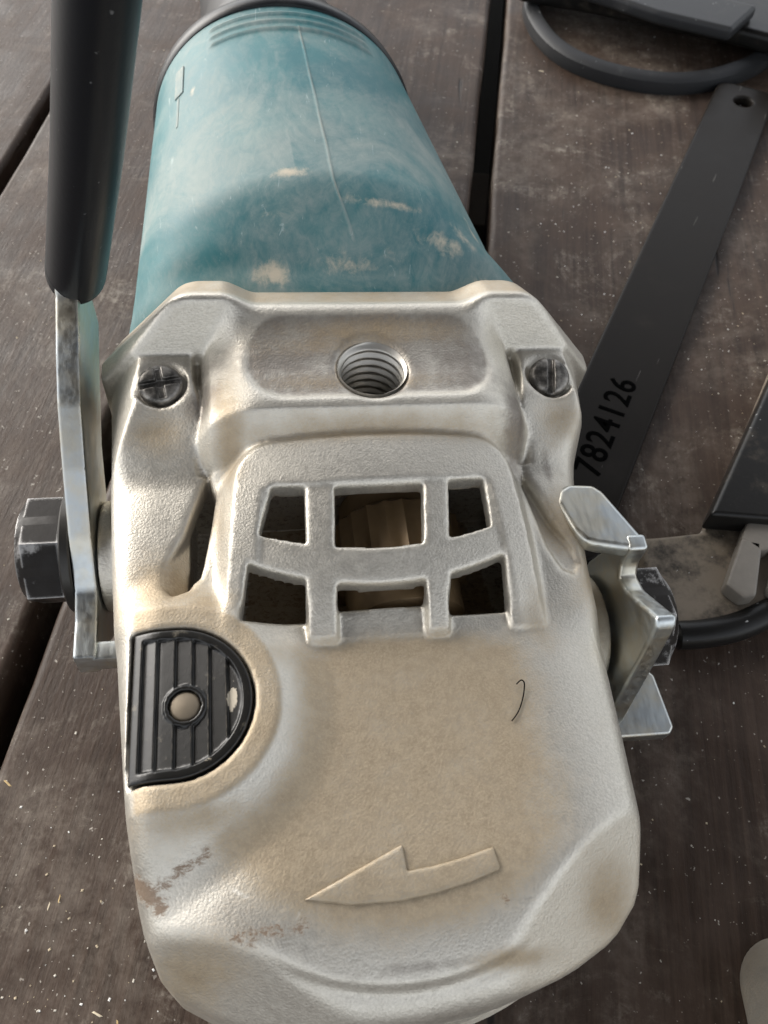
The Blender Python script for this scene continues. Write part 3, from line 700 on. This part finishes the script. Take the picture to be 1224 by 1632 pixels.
bar = tag(empty('black_bar', (.1, .37, 0)), 'black ribbed bar with a pale flat top lying across the rubber ring', 'bar')
def P(x, y, z): return (x - 100, y - 370, z)
K = 1.032
def PK(x, y, z): return P(x * K, y * K, z)
bmx = prism_bm([PK(66, 410, 7.6), PK(62, 399.6, 7.6), PK(94, 388, 7.6), PK(125, 373.5, 7.6), PK(151, 362.5, 7.6), PK(169, 352.5, 7.6), PK(230, 326, 7.6), PK(260, 400, 7.6), PK(150, 440, 7.6), PK(90, 440, 7.6)], (0, 0, 8.5), 3.0, 4)
bm_obj('bar_body', bmx, BLACKP, bar)
for q in ([(72, 396), (100, 376), (118, 362.5), (147, 348), (163, 368), (120, 392), (84, 410)], [(166, 343), (190, 332), (230, 340), (230, 372), (176, 366)]):
    bmx = prism_bm([PK(x, y, 16.0) for x, y in q], (0, 0, 6), 2.0, 3)
    tag(bm_obj('top_pad', bmx, GREYR, bar), 'pale grey flat pad on the bar')

# black plastic foot with raised pads, right
foot = tag(empty('tool_foot', (.1, .11, 0)), 'black plastic tool foot with raised chamfered pads beside the spanner', 'tool foot')
def P2_(x, y, z): return (x - 100, y - 110, z)
bmx = prism_bm([P2_(72, 112, .1), P2_(79, 112.5, .1), P2_(91, 114, .1), P2_(101, 130, .1), P2_(130, 181, .1), P2_(190, 260, .1), P2_(240, 240, .1), P2_(200, 120, .1), P2_(150, 106, .1), P2_(108, 92, .1), P2_(94, 85.5, .1), P2_(80, 82.5, .1), P2_(74, 86, .1)], (0, 0, 7), 1.6, 3)
bm_obj('base_plate', bmx, FOOTP, foot)
def side_rail(pts, r, name, mat):
    V, F = sweep(refine(pts, 5), r, r, (0, 0, 1), 20, r * .6); return mesh_obj(name, V, F, mat, foot, True, 50)
side_rail([P2_(77, 83, 5.0), P2_(86, 83.6, 5.0), P2_(96, 86, 5.0), P2_(112, 92.5, 5.2), P2_(150, 104, 5.4), P2_(190, 112, 5.4)], 3.9, 'edge_rail', BLACKP)
def ridge(a, b, c, d, z0, hgt, name='rib'):
    bmx = prism_bm([P2_(*q, z0) for q in (a, b, c, d)], (0, 0, hgt), 1.4, 3); return bm_obj(name, bmx, BLACKP, foot)
ridge((90.2, 114.5), (130.5, 181.5), (192, 235), (112, 112.5), 6.8, 9)
for (dx, dy) in ((0, 0), (11.5, -.8), (23, .4), (7.5, 14), (19, 14)):
    bmx = prism_bm([P2_(91.2 + dx, 94.5 + dy, 7), P2_(95.0 + dx, 90.4 + dy, 7), P2_(98.6 + dx, 91.0 + dy, 7), P2_(104.5 + dx, 107.5 + dy, 7), P2_(99 + dx, 109 + dy, 7)], (0, 0, 5.5), 1.0, 2)
    bm_obj('raised_pad', bmx, PADP, foot)

# corner of another casting, bottom right
def casting():
    h = .8
    X, Y, Z, org = grid3(72, 158, -90, 16, -1, 32, h)
    d = sd_rbox(X[:, :, 0] - 120.5, Y[:, :, 0] + 38.5, 42.5, 49.5, 9)[:, :, None] + .12 * (Z - 14)
    f = smax(d, np.abs(Z - 14.2) - 14.2, 4.)
    f = smax(f, -np.maximum(np.hypot(X - 118, Y + 45) - 22, 24 - Z), 1.5)
    V, Q = surface_nets(f.astype(np.float32), org, h)
    o = mesh_obj('metal_casting', V, Q, CAST, None); x, y, z = V.T
    set_attr(o, 'dust', .5 + .4 * (z > 20)); set_attr(o, 'smudge', .35 * (z > 20)); set_attr(o, 'rust_shade', np.zeros(len(V)))
    tag(o, 'rounded corner of a dusty tan and silver casting alone on the deck', 'casting')
casting()

# ------------------------------------------------------------------ small stuff: sawdust, grit, a fibre on the gear head
def debris(name, n, label, cols, smin_, smax_, long):
    V = []; F = []; mi = []
    cth, sth = math.cos(-TH), math.sin(-TH)
    clusters = [(95, 250, 26), (140, 215, 30), (110, 180, 22), (165, 190, 20), (-110, 60, 26), (-70, 20, 22), (-120, 220, 40), (130, 260, 40), (110, 30, 40), (90, 320, 40), (-70, -5, 12)]
    for i in range(n):
        if rng.random() < .62:
            c = rng.choice(clusters); x, y = rng.gauss(c[0], c[2]), rng.gauss(c[1], c[2])
        else: x, y = rng.uniform(-190, 200), rng.uniform(-40, 440)
        u = x * cth + y * sth * 1.0
        u = x * math.cos(TH) - y * math.sin(TH)
        if any(abs(u - gc) < gw / 2 + 3.2 for gc, gw in GAPS): continue
        s = smin_ + (smax_ - smin_) * rng.random() ** 3; ln = s * rng.uniform(1, long); a = rng.uniform(0, 6.28); hgt = s * rng.uniform(.3, .7)
        b0 = len(V); c_, s_ = math.cos(a), math.sin(a)
        pts = [(-ln, -s * .6, .0), (ln * .7, -s, .0), (ln, s * .5, .0), (-ln * .6, s, .0), (-ln * .7, -s * .3, hgt), (ln * .6, -s * .4, hgt * .8), (ln * .5, s * .4, hgt), (-ln * .4, s * .5, hgt * .9)]
        for (px, py, pz) in pts: V.append((x + px * c_ - py * s_, y + px * s_ + py * c_, pz + .05))
        fs = [(3, 2, 1, 0), (4, 5, 6, 7), (0, 1, 5, 4), (1, 2, 6, 5), (2, 3, 7, 6), (3, 0, 4, 7)]
        F += [tuple(b0 + q for q in f) for f in fs]; k = rng.randrange(len(cols)); mi += [k] * 6
    o = mesh_obj(name, V, F, cols[0], None, False)
    for m in cols[1:]: o.data.materials.append(m)
    o.data.polygons.foreach_set('material_index', np.array(mi, np.int32))
    tag(o, label, None, None, 'stuff')
debris('grit', 1500, 'pale grit and sawdust scattered on the deck', [plain('pale_grit', (.62, .58, .50), .8), plain('tan_grit', (.48, .40, .28), .85), plain('white_grit', (.72, .71, .68), .8)], .08, .34, 1.6)
debris('wood_shavings', 24, 'tiny wood shavings lying on the deck', [plain('straw', (.55, .40, .20), .8), plain('pale_straw', (.62, .54, .40), .8)], .18, .42, 7.)
def fibre(pts, name, label, r=.13):
    V, F = sweep(refine(pts, 8), r, r, (0, 0, 1), 6, .1)
    V = [tuple(l2w(v)) for v in V]
    tag(mesh_obj(name, V, F, INK, None), label, 'fibre')
def on(x, y, dz=.35): return (x, y, float(ztop(np.array([[float(x)]]), np.array([[float(y)]]))[0, 0]) + dz)
fibre([on(20.6, -70.0), on(22.2, -68.4), on(23.6, -66.0), on(24.4, -63.4, .8), on(23.9, -62.6, 1.0), on(22.9, -63.2, .6)], 'loose_fibre', 'thin curled dark fibre on the tan top of the gear head')
